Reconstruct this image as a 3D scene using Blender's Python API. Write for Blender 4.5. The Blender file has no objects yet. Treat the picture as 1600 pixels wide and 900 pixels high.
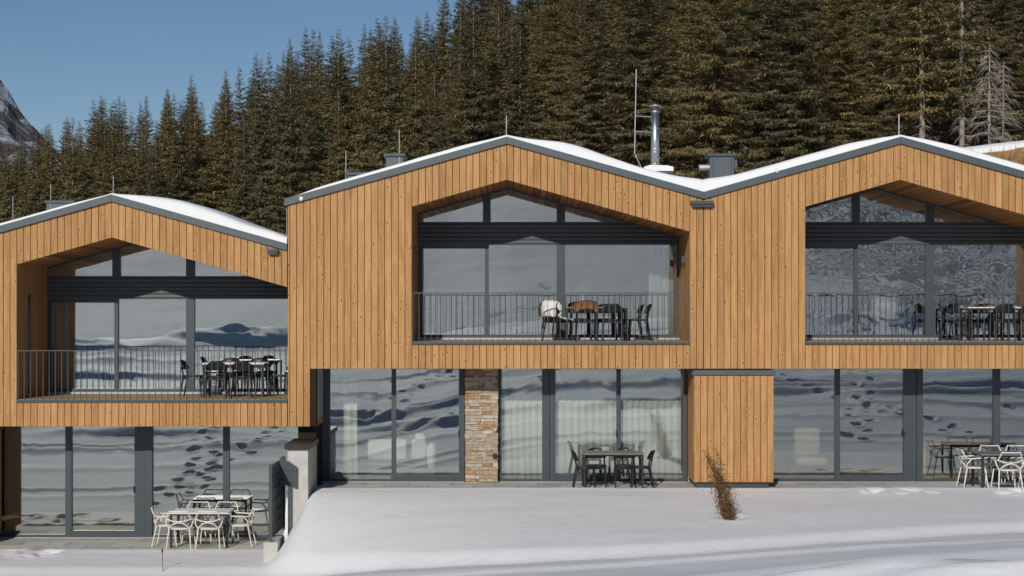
import bpy, math, random
import numpy as np
from mathutils import Vector
R = math.radians
random.seed(7); rng = np.random.default_rng(7)
sc = bpy.context.scene
col = sc.collection

# ------------------------------------------------------------------ camera, sky, sun, exposure
cd = bpy.data.cameras.new('camera'); cam = bpy.data.objects.new('camera', cd); col.objects.link(cam)
cam.location = (0, -33, 3.65); cam.rotation_euler = (R(90), 0, 0)
cd.sensor_width = 36; cd.lens = 36*2420/1600; cd.shift_y = 36/1600
cd.clip_start = .5; cd.clip_end = 9000
sc.camera = cam
SUN_AZ, SUN_EL = R(14.6), R(26.3)
w = bpy.data.worlds.new('World'); sc.world = w; w.use_nodes = True
nt = w.node_tree; bg = nt.nodes['Background']
sky = nt.nodes.new('ShaderNodeTexSky'); sky.sky_type = 'NISHITA'; sky.sun_disc = False
sky.sun_elevation = SUN_EL; sky.sun_rotation = math.pi + SUN_AZ
sky.altitude = 1700; sky.air_density = 1.0; sky.dust_density = .9; sky.ozone_density = 1.6
hs = nt.nodes.new('ShaderNodeHueSaturation'); hs.inputs['Saturation'].default_value = 1.12; hs.inputs['Value'].default_value = .88
nt.links.new(sky.outputs[0], hs.inputs['Color']); nt.links.new(hs.outputs[0], bg.inputs['Color'])
bg.inputs['Strength'].default_value = .07
sd = bpy.data.lights.new('sun', 'SUN'); sun = bpy.data.objects.new('sun', sd); col.objects.link(sun)
sd.energy = 3.1; sd.angle = R(.5); sd.color = (1, .955, .88)
sv = Vector((-math.sin(SUN_AZ)*math.cos(SUN_EL), -math.cos(SUN_AZ)*math.cos(SUN_EL), math.sin(SUN_EL)))
sun.rotation_euler = sv.to_track_quat('Z', 'Y').to_euler(); sun.location = sv*60
sc.view_settings.view_transform = 'Standard'; sc.view_settings.look = 'None'
sc.view_settings.exposure = 0; sc.view_settings.gamma = 1
sc.cycles.caustics_reflective = False; sc.cycles.caustics_refractive = False
sc.cycles.max_bounces = 8; sc.cycles.transparent_max_bounces = 16

# ------------------------------------------------------------------ materials
class NT:
    def __init__(s, name):
        s.m = bpy.data.materials.new(name); s.m.use_nodes = True
        s.t = s.m.node_tree; s.p = s.t.nodes['Principled BSDF']; s.out = s.t.nodes['Material Output']
    def n(s, typ, **kw):
        nd = s.t.nodes.new('ShaderNode'+typ)
        for k, v in kw.items():
            if k.startswith('i_'):
                key = k[2:]; key = int(key) if key.isdigit() else key.replace('_', ' ')
                nd.inputs[key].default_value = v
            else: setattr(nd, k, v)
        return nd
    def l(s, a, b): s.t.links.new(a, b)
    def coords(s, scale=(1,1,1), rand=True, kind='Object'):
        tc = s.n('TexCoord'); mp = s.n('Mapping'); mp.inputs['Scale'].default_value = scale
        s.l(tc.outputs[kind], mp.inputs['Vector'])
        if rand:
            oi = s.n('ObjectInfo'); mu = s.n('MATH' if 0 else 'Math', operation='MULTIPLY'); mu.inputs[1].default_value = 37.
            s.l(oi.outputs['Random'], mu.inputs[0]); cx = s.n('CombineXYZ')
            for i in range(3): s.l(mu.outputs[0], cx.inputs[i])
            s.l(cx.outputs[0], mp.inputs['Location'])
        return mp.outputs[0]
    def noise(s, vec, scale, detail=4, rough=.55, dist=0):
        nd = s.n('TexNoise'); nd.inputs['Scale'].default_value = scale; nd.inputs['Detail'].default_value = detail
        nd.inputs['Roughness'].default_value = rough; nd.inputs['Distortion'].default_value = dist
        if vec: s.l(vec, nd.inputs['Vector'])
        return nd.outputs['Fac']
    def ramp(s, fac, stops):
        r = s.n('ValToRGB'); e = r.color_ramp.elements
        while len(e) < len(stops): e.new(.5)
        for q, (p, c) in zip(e, stops):
            q.position = p; q.color = (c if isinstance(c, tuple) else (c, c, c)) + (1,)
        s.l(fac, r.inputs[0]); return r.outputs[0]
    def mix(s, fac, a, b, mode='MIX'):
        m = s.n('Mix', data_type='RGBA', blend_type=mode)
        for sock, v in ((m.inputs[0], fac), (m.inputs[6], a), (m.inputs[7], b)):
            if isinstance(v, (int, float)): sock.default_value = v
            elif isinstance(v, tuple): sock.default_value = v + (1,)
            else: s.l(v, sock)
        return m.outputs[2]
    def rand(s): return s.n('ObjectInfo').outputs['Random']
    def base(s, v):
        if isinstance(v, tuple): s.p.inputs['Base Color'].default_value = v + (1,)
        else: s.l(v, s.p.inputs['Base Color'])
    def bump(s, h, dist, strength=1):
        b = s.n('Bump'); b.inputs['Distance'].default_value = dist; b.inputs['Strength'].default_value = strength
        s.l(h, b.inputs['Height']); s.l(b.outputs[0], s.p.inputs['Normal']); return b
    def rough(s, r, spec=.5, metal=0):
        s.p.inputs['Roughness'].default_value = r; s.p.inputs['Specular IOR Level'].default_value = spec
        s.p.inputs['Metallic'].default_value = metal

M = {}
def plain(name, c, rough=.6, spec=.4, metal=0, var=.12, scale=6., bump=0.):
    k = NT(name); v = k.coords(); f = k.noise(v, scale, 5)
    a = tuple(x*(1-var) for x in c); b = tuple(min(1, x*(1+var)) for x in c)
    k.base(k.ramp(f, [(.3, a), (.7, b)])); k.rough(rough, spec, metal)
    if bump: k.bump(f, bump)
    M[name] = k.m; return k

def wood(name, tint=(1,1,1), vary=1.):
    k = NT(name)
    v = k.coords((14, 14, .9)); g = k.noise(v, 1.6, 6, .6, .6)
    v2 = k.coords((1, 1, .22)); blot = k.noise(v2, 2.2, 3)
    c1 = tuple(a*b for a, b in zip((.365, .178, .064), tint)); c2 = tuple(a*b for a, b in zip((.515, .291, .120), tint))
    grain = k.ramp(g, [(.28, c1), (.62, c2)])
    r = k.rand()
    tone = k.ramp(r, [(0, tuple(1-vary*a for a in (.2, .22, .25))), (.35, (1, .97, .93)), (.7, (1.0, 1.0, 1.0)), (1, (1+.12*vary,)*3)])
    c = k.mix(1, grain, tone, 'MULTIPLY')
    c = k.mix(1, c, k.ramp(blot, [(.3, .86), (.7, 1.08)]), 'MULTIPLY')
    # knots: elongated spots, some boards full of them and some clear
    vk = k.coords((1, 1, .55)); vo = k.n('TexVoronoi', feature='F1'); vo.inputs['Scale'].default_value = 6.5
    k.l(vk, vo.inputs['Vector'])
    kn = k.ramp(vo.outputs['Distance'], [(.06, .9), (.15, 0.)])
    c = k.mix(kn, c, tuple(a*.55 for a in c1))
    halo = k.ramp(vo.outputs['Distance'], [(.13, 0.), (.2, .4), (.3, 0.)])
    c = k.mix(halo, c, tuple(min(1, a*1.15) for a in c2))
    k.base(c); k.rough(.72, .25); k.bump(g, .0015)
    M[name] = k.m
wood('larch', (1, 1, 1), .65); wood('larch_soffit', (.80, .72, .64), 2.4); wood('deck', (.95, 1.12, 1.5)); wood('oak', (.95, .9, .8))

plain('anthracite', (.050, .063, .072), .42, .5, var=.05)
plain('fascia', (.072, .092, .102), .45, .5, var=.06, scale=2)
plain('slat_metal', (.085, .098, .104), .5, .4, var=.06)
plain('dark_backing', (.03, .022, .015), .9, .1)
plain('rail_metal', (.060, .070, .075), .45, .5, var=.08)
plain('plaster', (.42, .41, .39), .85, .2, var=.06, scale=3, bump=.002)
plain('concrete', (.50, .48, .44), .85, .2, var=.12, scale=5, bump=.003)
plain('interior', (.40, .38, .35), .9, .1, var=.04)
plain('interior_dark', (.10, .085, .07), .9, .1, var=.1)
plain('oak_floor', (.28, .15, .07), .5, .3, var=.25)
plain('black_plastic', (.014, .014, .015), .45, .45, var=.1)
plain('table_dark', (.16, .15, .14), .5, .4, var=.1)
plain('black_metal', (.02, .019, .018), .45, .4)
plain('white_plastic', (.70, .675, .60), .5, .4, var=.04)
plain('white_top', (.72, .70, .66), .5, .4, var=.04)
plain('white_fabric', (.78, .77, .74), .95, .1, var=.05)
plain('beige_fabric', (.42, .33, .27), .95, .1, var=.08)
plain('curtain', (.80, .79, .71), .95, .1, var=.04, scale=3)
plain('grey_fabric', (.12, .125, .13), .95, .1)
plain('steel', (.62, .62, .60), .36, .5, 1, var=.08)
plain('galv', (.42, .43, .44), .45, .5, .6, var=.1)
plain('flower', (.55, .60, .25), .8, .2, var=.2, scale=20)
plain('stem', (.08, .055, .03), .9, .1)
plain('dry_leaf', (.19, .105, .045), .8, .2, var=.45, scale=9)
plain('red_stake', (.25, .05, .04), .6, .3)
plain('white_fur', (.80, .78, .74), .95, .1, var=.15, scale=30, bump=.02)
plain('brown_fur', (.22, .105, .045), .95, .1, var=.6, scale=26, bump=.02)
plain('bark', (.25, .21, .165), .95, .1, var=.4, scale=3, bump=.02)
plain('dark_bark', (.12, .095, .07), .95, .1, var=.4, scale=3)
plain('pale_bark', (.34, .30, .25), .95, .1, var=.3, scale=3, bump=.02)
plain('dead_twig', (.33, .29, .24), .95, .1, var=.3, scale=2)
plain('rock_dark', (.10, .095, .09), .9, .2, var=.3)
plain('screen_white', (.75, .73, .70), .6, .3)
plain('dry_grass', (.36, .22, .105), .9, .1, var=.35, scale=4)

k = NT('paving'); v = k.coords(); f = k.noise(v, 5, 6, .65)
k.base(k.mix(1, k.ramp(f, [(.3, (.44, .42, .375)), (.7, (.62, .595, .54))]), k.ramp(k.rand(), [(0, .82), (1, 1.1)]), 'MULTIPLY')); k.rough(.8, .3); k.bump(f, .002); M['paving'] = k.m

k = NT('stone'); v = k.coords((1, 1, 2)); f = k.noise(v, 7, 6, .7)
tone = k.ramp(k.rand(), [(0, (.54, .48, .39)), (.16, (.42, .36, .28)), (.34, (.50, .44, .35)), (.5, (.36, .22, .11)), (.63, (.55, .49, .40)), (.78, (.30, .21, .14)), (.9, (.44, .27, .13)), (1, (.60, .55, .47))])
k.t.nodes[-1]
k.base(k.mix(1, tone, k.ramp(f, [(.25, (.55, .48, .42)), (.6, (1.05, 1.05, 1.05))]), 'MULTIPLY')); k.rough(.9, .2); k.bump(f, .02); M['stone'] = k.m

def snowmat(name, c=(.84, .84, .845), tex=.014, scale=3.5, rock=False):
    k = NT(name); v = k.coords(rand=False); f = k.noise(v, scale, 6, .6); f2 = k.noise(v, 60, 3)
    cc = k.ramp(f, [(.3, tuple(x*.97 for x in c)), (.7, c)])
    if rock:   # wind-scoured hillside: rows of rock and dry shrub through the snow
        vv = k.coords((.030, .030, .10), rand=False); r1 = k.noise(vv, 3.2, 9, .68, 1.5)
        big = k.noise(k.coords((.006, .006, .006), rand=False), 1.6, 3)
        side = k.n('SeparateXYZ'); k.l(k.n('TexCoord').outputs['Object'], side.inputs[0])
        sx = k.n('MapRange'); sx.inputs[1].default_value = 11; sx.inputs[2].default_value = 24
        k.l(side.outputs[0], sx.inputs[0])
        thr = k.n('Math', operation='MULTIPLY_ADD'); k.l(sx.outputs[0], thr.inputs[0]); thr.inputs[1].default_value = .06; thr.inputs[2].default_value = -.12
        su = k.n('Math', operation='ADD'); k.l(r1, su.inputs[0]); k.l(thr.outputs[0], su.inputs[1])
        b2 = k.n('Math', operation='MULTIPLY_ADD'); k.l(big, b2.inputs[0]); b2.inputs[1].default_value = .2; k.l(su.outputs[0], b2.inputs[2])
        mk = k.ramp(b2.outputs[0], [(.60, 0.), (.68, 1.)])
        cc = k.mix(mk, cc, (.10, .105, .115))
    if rock:
        wv = k.n('TexWave', wave_type='BANDS', bands_direction='Y'); k.l(k.coords((.028, .055, .055), rand=False), wv.inputs['Vector'])
        wv.inputs['Scale'].default_value = 1; wv.inputs['Distortion'].default_value = 13; wv.inputs['Detail'].default_value = 4; wv.inputs['Detail Scale'].default_value = 1.4; wv.inputs['Detail Roughness'].default_value = .6
        wm = k.n('Math', operation='MULTIPLY'); k.l(wv.outputs['Fac'], wm.inputs[0]); k.l(sx.outputs[0], wm.inputs[1])
        cc = k.mix(k.ramp(wm.outputs[0], [(.45, 0.), (.8, .85)]), cc, (.13, .14, .16))  # dark bands: ripple shade painted into the snow colour, mirrored by the panes
    k.base(cc); k.rough(.75, .25)
    ad = k.n('Math', operation='MULTIPLY_ADD'); k.l(f2, ad.inputs[0]); ad.inputs[1].default_value = .22; k.l(f, ad.inputs[2])
    hgt = ad.outputs[0]
    if rock:   # sastrugi: wind ripples, strongest on the open side
        rv = k.coords((.22, .95, .95), rand=False); rp0 = k.noise(rv, 1.1, 6, .62, 2.2)
        wa = k.n('Math', operation='MULTIPLY_ADD'); k.l(wm.outputs[0], wa.inputs[0]); wa.inputs[1].default_value = 1.6; k.l(rp0, wa.inputs[2]); rp_ = wa.outputs[0]
        w1 = k.n('Math', operation='MULTIPLY_ADD'); k.l(sx.outputs[0], w1.inputs[0]); w1.inputs[1].default_value = 2.2; w1.inputs[2].default_value = .3
        w2 = k.n('Math', operation='MULTIPLY_ADD'); k.l(rp_, w2.inputs[0]); k.l(w1.outputs[0], w2.inputs[1]); k.l(hgt, w2.inputs[2]); hgt = w2.outputs[0]
    k.bump(hgt, tex)
    M[name] = k.m
snowmat('snow'); snowmat('snow_slope', rock=True, tex=.25, scale=.35); snowmat('roof_snow', tex=.006)

k = NT('forest_floor'); v = k.coords(rand=False); f = k.noise(v, .12, 7, .65)
k.base(k.ramp(f, [(.40, (.035, .03, .018)), (.6, (.08, .062, .035)), (.70, (.10, .08, .05)), (.735, (.6, .61, .63))])); k.rough(.95, .1); M['forest_floor'] = k.m

k = NT('mountain_rock'); v = k.coords((.010, .010, .016), rand=False); f = k.noise(v, 2.2, 10, .7, .8); f2 = k.noise(v, 9, 8, .7)
rock = k.ramp(f2, [(.3, (.05, .055, .065)), (.7, (.22, .21, .21))])
k.base(k.mix(k.ramp(f, [(.50, 0.), (.56, 1.)]), rock, (.62, .65, .70))); k.rough(.9, .1); k.bump(f2, 8); M['mountain_rock'] = k.m

def glass(name, refl=.27, slope=.0007, scale=1.6, trans=.86):
    k = NT(name); t = k.t; t.nodes.remove(k.p)
    v = k.coords((1, 1, 1)); f = k.noise(v, scale, 2, .4, .6)
    b = k.n('Bump'); b.inputs['Distance'].default_value = slope; k.l(f, b.inputs['Height'])
    gl = k.n('BsdfGlossy'); gl.inputs['Roughness'].default_value = 0; gl.inputs['Color'].default_value = (.95, 1, .985, 1); k.l(b.outputs[0], gl.inputs['Normal'])
    tr = k.n('BsdfTransparent'); tr.inputs['Color'].default_value = (trans*.97, trans, trans*.985, 1)
    lw = k.n('Fresnel'); lw.inputs['IOR'].default_value = 1.45
    ma = k.n('Math', operation='MULTIPLY_ADD', use_clamp=True); k.l(lw.outputs[0], ma.inputs[0]); ma.inputs[1].default_value = .9; ma.inputs[2].default_value = refl
    mx = k.n('MixShader'); k.l(ma.outputs[0], mx.inputs[0]); k.l(tr.outputs[0], mx.inputs[1]); k.l(gl.outputs[0], mx.inputs[2])
    k.l(mx.outputs[0], k.out.inputs['Surface']); M[name] = k.m
glass('glass', .24, .0022, 1.0, .98); glass('glass_wavy', .38, .0032, 2.4, .96); glass('glass_upper', .37, .0018, .9, .96)

def needles(name, dark, light):
    k = NT(name); v = k.coords(); f = k.noise(v, .9, 4, .6)
    c = k.ramp(f, [(.3, dark), (.7, light)])
    c = k.mix(1, c, k.ramp(k.rand(), [(0, (.72, .78, .80)), (.4, (.95, .98, 1)), (.75, (1.08, 1.04, .96)), (1, (1.2, 1.1, .92))]), 'MULTIPLY')
    gi = k.n('NewGeometry'); c = k.mix(1, c, k.ramp(gi.outputs['Random Per Island'], [(0, .5), (.55, 1.), (.9, 1.35), (.96, (1.8, 1.75, 1.8)), (1, (2.0, 2.0, 2.2))]), 'MULTIPLY')
    k.base(c); k.rough(.8, .15)
    tl = k.n('BsdfTranslucent'); k.l(c, tl.inputs['Color']); mx = k.n('MixShader'); mx.inputs[0].default_value = .28
    k.l(k.p.outputs[0], mx.inputs[1]); k.l(tl.outputs[0], mx.inputs[2]); k.l(mx.outputs[0], k.out.inputs['Surface']); M[name] = k.m
needles('needle', (.165, .142, .076), (.34, .285, .148))
needles('larch_needle', (.19, .125, .035), (.32, .21, .06))

# ------------------------------------------------------------------ mesh helpers
class MB:
    def __init__(s): s.v = []; s.f = []
    def add(s, vs, fs):
        o = len(s.v); s.v += [tuple(p) for p in vs]; s.f += [tuple(i+o for i in f) for f in fs]; return s
    def box(s, x0, x1, y0, y1, z0, z1):
        return s.add([(x, y, z) for z in (z0, z1) for y in (y0, y1) for x in (x0, x1)],
            [(0,2,3,1), (4,5,7,6), (0,1,5,4), (2,6,7,3), (0,4,6,2), (1,3,7,5)])
    def prism(s, poly, y0, y1):             # poly in XZ, extruded along Y
        n = len(poly)
        vs = [(x, y0, z) for x, z in poly] + [(x, y1, z) for x, z in poly]
        return s.add(vs, [tuple(range(n)), tuple(range(2*n-1, n-1, -1))] + [(i, i+n, (i+1) % n+n, (i+1) % n) for i in range(n)])
    def board(s, x0, x1, zb0, zb1, zt0, zt1, y0, y1, ch=.005):   # upright board, front edges eased
        b = [(x0, y1, zb0), (x1, y1, zb1), (x1, y1, zt1), (x0, y1, zt0)]
        m = [(x0, y0+ch, zb0), (x1, y0+ch, zb1), (x1, y0+ch, zt1), (x0, y0+ch, zt0)]
        f = [(x0+ch, y0, zb0+ch), (x1-ch, y0, zb1+ch), (x1-ch, y0, zt1-ch), (x0+ch, y0, zt0-ch)]
        fs = [(8,9,10,11), (3,2,1,0)]
        for i in range(4):
            j = (i+1) % 4; fs += [(i, j, 4+j, 4+i), (4+i, 4+j, 8+j, 8+i)]
        return s.add(b+m+f, fs)
    def tube(s, pts, r, n=6, cap=True):
        pts = [Vector(p) for p in pts]; rs = r if isinstance(r, (list, tuple)) else [r]*len(pts)
        rings = []; prev = None
        for i, p in enumerate(pts):
            d = (pts[min(i+1, len(pts)-1)] - pts[max(i-1, 0)]).normalized()
            if prev is None:
                a = d.orthogonal().normalized()
            else:
                a = prev - d*prev.dot(d); a = a.normalized() if a.length > 1e-6 else d.orthogonal().normalized()
            prev = a; b = d.cross(a)
            rings.append([p + (a*math.cos(2*math.pi*k/n) + b*math.sin(2*math.pi*k/n))*rs[i] for k in range(n)])
        fs = []
        for i in range(len(pts)-1):
            for k in range(n):
                fs.append((i*n+k, i*n+(k+1) % n, (i+1)*n+(k+1) % n, (i+1)*n+k))
        if cap: fs += [tuple(range(n-1, -1, -1)), tuple(range((len(pts)-1)*n, len(pts)*n))]
        return s.add([q for r_ in rings for q in r_], fs)
    def mesh(s, name, mat, off=(0,0,0), smooth=False):
        me = bpy.data.meshes.new(name)
        me.from_pydata([(x-off[0], y-off[1], z-off[2]) for x, y, z in s.v], [], s.f)
        if mat: me.materials.append(M[mat])
        if smooth: me.polygons.foreach_set('use_smooth', [True]*len(me.polygons))
        me.update(); return me

def wloc(o):
    p = Vector((0, 0, 0))
    while o: p = p + o.location; o = o.parent
    return p
def link(name, me, parent=None, **props):
    o = bpy.data.objects.new(name, me); col.objects.link(o)
    if parent: o.parent = parent
    for a, b in props.items(): o[a] = b
    return o
def part(name, mb, mat, parent, smooth=False, **props):     # mb given in world coordinates
    return link(name, mb.mesh(name, mat, wloc(parent), smooth), parent, **props)
def lpart(name, mb, mat, parent, smooth=False, **props):    # mb given in the thing's own coordinates
    return link(name, mb.mesh(name, mat, (0,0,0), smooth), parent, **props)
def thing(name, label, cat, loc=(0,0,0), rz=0, group=None):
    o = link(name, None, label=label, category=cat); o.location = loc; o.rotation_euler.z = rz
    o.empty_display_size = .2
    if group: o['group'] = group
    return o
def solo(name, mb, mat, label, cat, loc=(0,0,0), smooth=False, group=None):
    o = link(name, mb.mesh(name, mat, loc, smooth), label=label, category=cat); o.location = loc
    if group: o['group'] = group
    return o
def structure(name, me): return link(name, me, kind='structure')
def copy_tree(o, parent=None, mats=None):
    c = o.copy(); col.objects.link(c); c.parent = parent
    for ch in [q for q in bpy.data.objects if q.parent == o]: copy_tree(ch, c)
    return c

def vnoise(x, y, seed=0):
    x = np.asarray(x, float); y = np.asarray(y, float)
    xi = np.floor(x).astype(np.int64); yi = np.floor(y).astype(np.int64); fx = x-xi; fy = y-yi
    def h(a, b):
        n = (a*374761393 + b*668265263 + seed*974634777) & 0xffffffff
        n = ((n ^ (n >> 13))*1274126177) & 0xffffffff
        return ((n ^ (n >> 16)) & 0xffff)/65535.
    u = fx*fx*(3-2*fx); v = fy*fy*(3-2*fy)
    return (h(xi, yi)*(1-u)+h(xi+1, yi)*u)*(1-v) + (h(xi, yi+1)*(1-u)+h(xi+1, yi+1)*u)*v - .5
def sstep(a, b, x):
    t = np.clip((x-a)/(b-a), 0, 1); return t*t*(3-2*t)
def gridmesh(name, X, Y, Z, mat, smooth=True):
    ny, nx = X.shape
    me = bpy.data.meshes.new(name)
    co = np.stack([X, Y, Z], -1).reshape(-1, 3)
    i = np.arange(ny*nx).reshape(ny, nx)
    q = np.stack([i[:-1, :-1], i[:-1, 1:], i[1:, 1:], i[1:, :-1]], -1).reshape(-1, 4)
    me.vertices.add(len(co)); me.vertices.foreach_set('co', co.ravel())
    me.loops.add(q.size); me.loops.foreach_set('vertex_index', q.ravel())
    me.polygons.add(len(q)); me.polygons.foreach_set('loop_start', np.arange(0, q.size, 4))
    me.materials.append(M[mat]); me.update(calc_edges=True); me.validate()
    me.polygons.foreach_set('use_smooth', [smooth]*len(me.polygons)); return me

# ------------------------------------------------------------------ snow ground in front, slope behind the camera
GM, GL = -.13, -1.36         # terrace levels: upper houses, lower house
VX = [-40, -5.2, -4.9, -3.6, -2.24, 0, 2.08, 5.35, 8.86, 14, 40]                    # foot of the opposite bank: x, y, height
VY = [-3.2, -3.5, -3.6, -4.9, -5.9, -7.3, -7.7, -7.1, -6.2, -5.2, -4]
VZ = [-1.32, -1.32, -1.32, -1.08, -.80, -.47, -.27, -.13, -.08, -.05, 0]
def snow_height(X, Y):
    vl = np.interp(X, VX, VY) + .10*vnoise(X*.5, X*0+.5, 3); zv = np.interp(X, VX, VZ)
    t = np.clip((-.9-Y)/(-.9-vl), 0, 1)
    s = sstep(-4.9, -4.05, X)
    hi = GM + .03 + (zv-GM-.03)*t**1.35
    lo = GL + .03 + (zv-GL-.03)*t
    lawn = lo + (hi-lo)*s
    lawn = lawn + np.clip((-Y-.2)/1.5, 0, 1)*(.05*vnoise(X*.4, Y*.5, 1) + .014*vnoise(X*1.3, Y*1.8, 2)) + .004*vnoise(X*5, Y*7, 12)
    d = vl - Y                                              # metres beyond the foot of the bank, towards the camera
    lawn = lawn - .10*sstep(-.7, 0, d)
    rise = np.where(d > 0, .108*d, 0)
    wob = d + .9*vnoise(X*.16, Y*.1, 4) + .25*vnoise(X*.7, Y*.3, 14)
    rid = 0
    for c, hgt, wd in ((1.9, .035, .25), (2.9, .05, .22), (5.6, .06, .4), (8.2, .14, .35), (8.9, .10, .2), (12.5, .20, .4), (13.4, .14, .25), (18, .12, .6), (22, .10, .35), (27, .12, .6)):
        rid = rid + hgt*np.exp(-((wob-c)/wd)**2)*(.55+.9*(vnoise(X*.22, X*0+c*3.1, 5)+.4))
    Z = lawn + rise + rid
    dd = np.clip(d, 0, 14)/14
    Z = Z + dd*(.4*vnoise(X*.09, Y*.18, 6) + .14*vnoise(X*.25, Y*.5, 7) + .05*vnoise(X*.8, Y*1.4, 8))
    for mx_, my_, mr, ms, mh in MOUND:                        # drifts and hummocks on the open bank
        q = np.sqrt(((X-mx_)/mr)**2 + ((Y-my_)/ms)**2); Z = Z + mh*np.exp(-q**2*1.2)*(1+.10*np.cos(q*9))
    # footprints
    for px, py, pr, pd in FOOT:
        msk = (abs(X-px) < 3*pr) & (abs(Y-py) < 3*pr)
        if msk.any():
            r2 = ((X[msk]-px)**2*1.3 + (Y[msk]-py)**2*.8)/pr**2
            Z[msk] += -pd*np.exp(-r2**1.5) + .35*pd*np.exp(-(np.sqrt(r2)-1.35)**2*6)
    # the terraces are swept: the snow stops along their front edge
    edge = np.where(X < -4.9, -.55, -.12) + .16*vnoise(X*.8, X*0, 9) + .06*vnoise(X*3, X*0, 10)
    sweep = sstep(-.10, .22, Y-edge)
    wall = (X > -4.95) & (X < -4.15) & (Y > -1.2)
    base = np.where(X < -4.9, GL, GM)
    lip = .02*np.exp(-((Y-edge+.28)/.2)**2)
    Z = (Z+lip)*(1-sweep) + (base-.22)*sweep
    return Z
MOUND = [(-13.2, -36.0, 3.6, 1.5, .85), (-20, -34, 6, 1.3, .5), (-8.5, -37, 3, 1.2, .4), (-17, -26, 4, .8, .3), (12, -36.5, 5, 1.4, .5), (19, -35, 5, 1.3, .6), (-6, -17, 2.6, .5, .22), (-3.2, -14.5, 2.2, .45, .25), (4.5, -15.5, 3, .5, .2), (9, -17, 3, .5, .22), (14, -16, 3, .5, .25), (-12, -14, 3.2, .5, .2)]
FOOT = []
def trail(x0, y0, x1, y1, n, pr=.15, pd=.12):
    for i in range(n):
        t = i/(n-1); sgn = (-1)**i; L = math.hypot(x1-x0, y1-y0)
        nx, ny = -(y1-y0)/L, (x1-x0)/L
        FOOT.append((x0+(x1-x0)*t+nx*.26*sgn+random.uniform(-.15, .15), y0+(y1-y0)*t+ny*.26*sgn+random.uniform(-.15, .15), pr*random.uniform(.8, 1.25), pd*random.uniform(.7, 1.2)))
trail(-8.2, -5.0, -11.5, -24, 34); trail(-9.5, -4.2, -7.5, -15, 20); trail(9.8, -8, 13.5, -24, 26); trail(12.8, -8.5, 9.6, -21, 24)
trail(-3, -15, 3, -26, 16); trail(15, -10, 19, -24, 18); trail(-4.2, -20, -2.4, -27, 12)
for _ in range(26): FOOT.append((random.uniform(-12.2, -9.4), random.uniform(-2.2, -.75), random.uniform(.18, .3), random.uniform(.04, .09)))
for _ in range(9): FOOT.append((random.uniform(7.3, 8.7), random.uniform(-1.3, -.5), random.uniform(.15, .24), random.uniform(.03, .06)))
for _ in range(8): FOOT.append((random.uniform(10, 11.6), random.uniform(-1.6, -.6), random.uniform(.15, .24), random.uniform(.03, .06)))
FOOT.append((4.0, -4.55, .3, .05))
xs = np.concatenate([np.arange(-34, -14, .3), np.arange(-14, 16, .085), np.arange(16, 36, .3)])
ys = np.concatenate([np.arange(1.0, -12, -.07), np.arange(-12, -40.01, -.14)])
X, Y = np.meshgrid(xs, ys)
structure('snow_field', gridmesh('snow_field', X, Y, snow_height(X, Y), 'snow'))
# slope behind the camera (what the windows mirror)
xs = np.concatenate([np.linspace(-420, -60, 50), np.linspace(-58, 60, 150), np.linspace(65, 420, 50)])
ys = -39.4 - np.concatenate([np.linspace(0, 60, 110), np.linspace(61, 420, 120)])
X, Y = np.meshgrid(xs, ys)
Xc = np.clip(X, -33.5, 35.5)
F0 = FOOT; FOOT = []
Zs = snow_height(Xc*1., np.maximum(Y, -39.6)*1.); FOOT = F0
dY = -39.4 - Y
Z = Zs + .135*dY + np.minimum(dY/20, 1)*(1.6*vnoise(X*.03, Y*.04, 21) + .5*vnoise(X*.09, Y*.12, 22) + .12*vnoise(X*.3, Y*.4, 23)) + np.minimum(dY/90, 1)*7*vnoise(X*.008, Y*.009, 24)
structure('snow_slope', gridmesh('snow_slope', X, Y, Z, 'snow_slope'))
g = MB(); g.add([(-6000, -6000, -6), (6000, -6000, -6), (6000, 6000, -6), (-6000, 6000, -6)], [(0, 1, 2, 3)])
structure('ground', g.mesh('ground', 'forest_floor'))

# ------------------------------------------------------------------ wooded hillside, mountain
UU = [-.9, -.33, -.29, -.165, -.045, .1, .33, .9]; G1 = [-4, -1.5, -.9, 2, 7, 14, 23, 30]; SS = [.06, .11, .125, .19, .22, .30, .42, .42]
def hill(u, d):
    z = np.interp(u, UU, G1) + np.interp(u, UU, SS)*(d-130)
    z0 = -1.6
    return z0 + (np.maximum(z, -1.6)-z0)*sstep(48, 105, d) + .6*vnoise(u*40, d*.08, 31)
us = np.linspace(-.9, .9, 160); ds = np.concatenate([np.linspace(44, 260, 90), np.linspace(265, 420, 20)])
U, D = np.meshgrid(us, ds)
structure('hillside', gridmesh('hillside', U*D, D-33, hill(U, D), 'forest_floor'))
us = np.linspace(-1.1, 0, 420); ds = np.linspace(900, 2300, 110)
U, D = np.meshgrid(us, ds)
rp = 1650*np.clip(np.minimum(.150-1.0*(U+.33), .30+.5*(U+.42)), 0, 1)*np.clip(1-abs(D-1650)/750, 0, 1)
Z = rp + sstep(0, 60, rp)*(30*vnoise(U*14, D*.006, 41)+26*vnoise(U*40, D*.015, 42)+16*vnoise(U*110, D*.04, 43)) - 5
structure('mountain', gridmesh('mountain', U*D, D-33, Z, 'mountain_rock', False))

# ------------------------------------------------------------------ houses
P = .1445                       # board pitch
PITCH = .28
def zs_(x, X0, dz): return 6.447+dz-.283*abs(x-X0)           # loggia soffit
def zf_(x, X0, dz): return 7.225+dz-PITCH*abs(x-X0)          # under the fascia
YB, YG = 2.2, 1.3              # glazing planes: loggia, ground floor
def gx(px): return (px-800)/70.55

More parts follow.
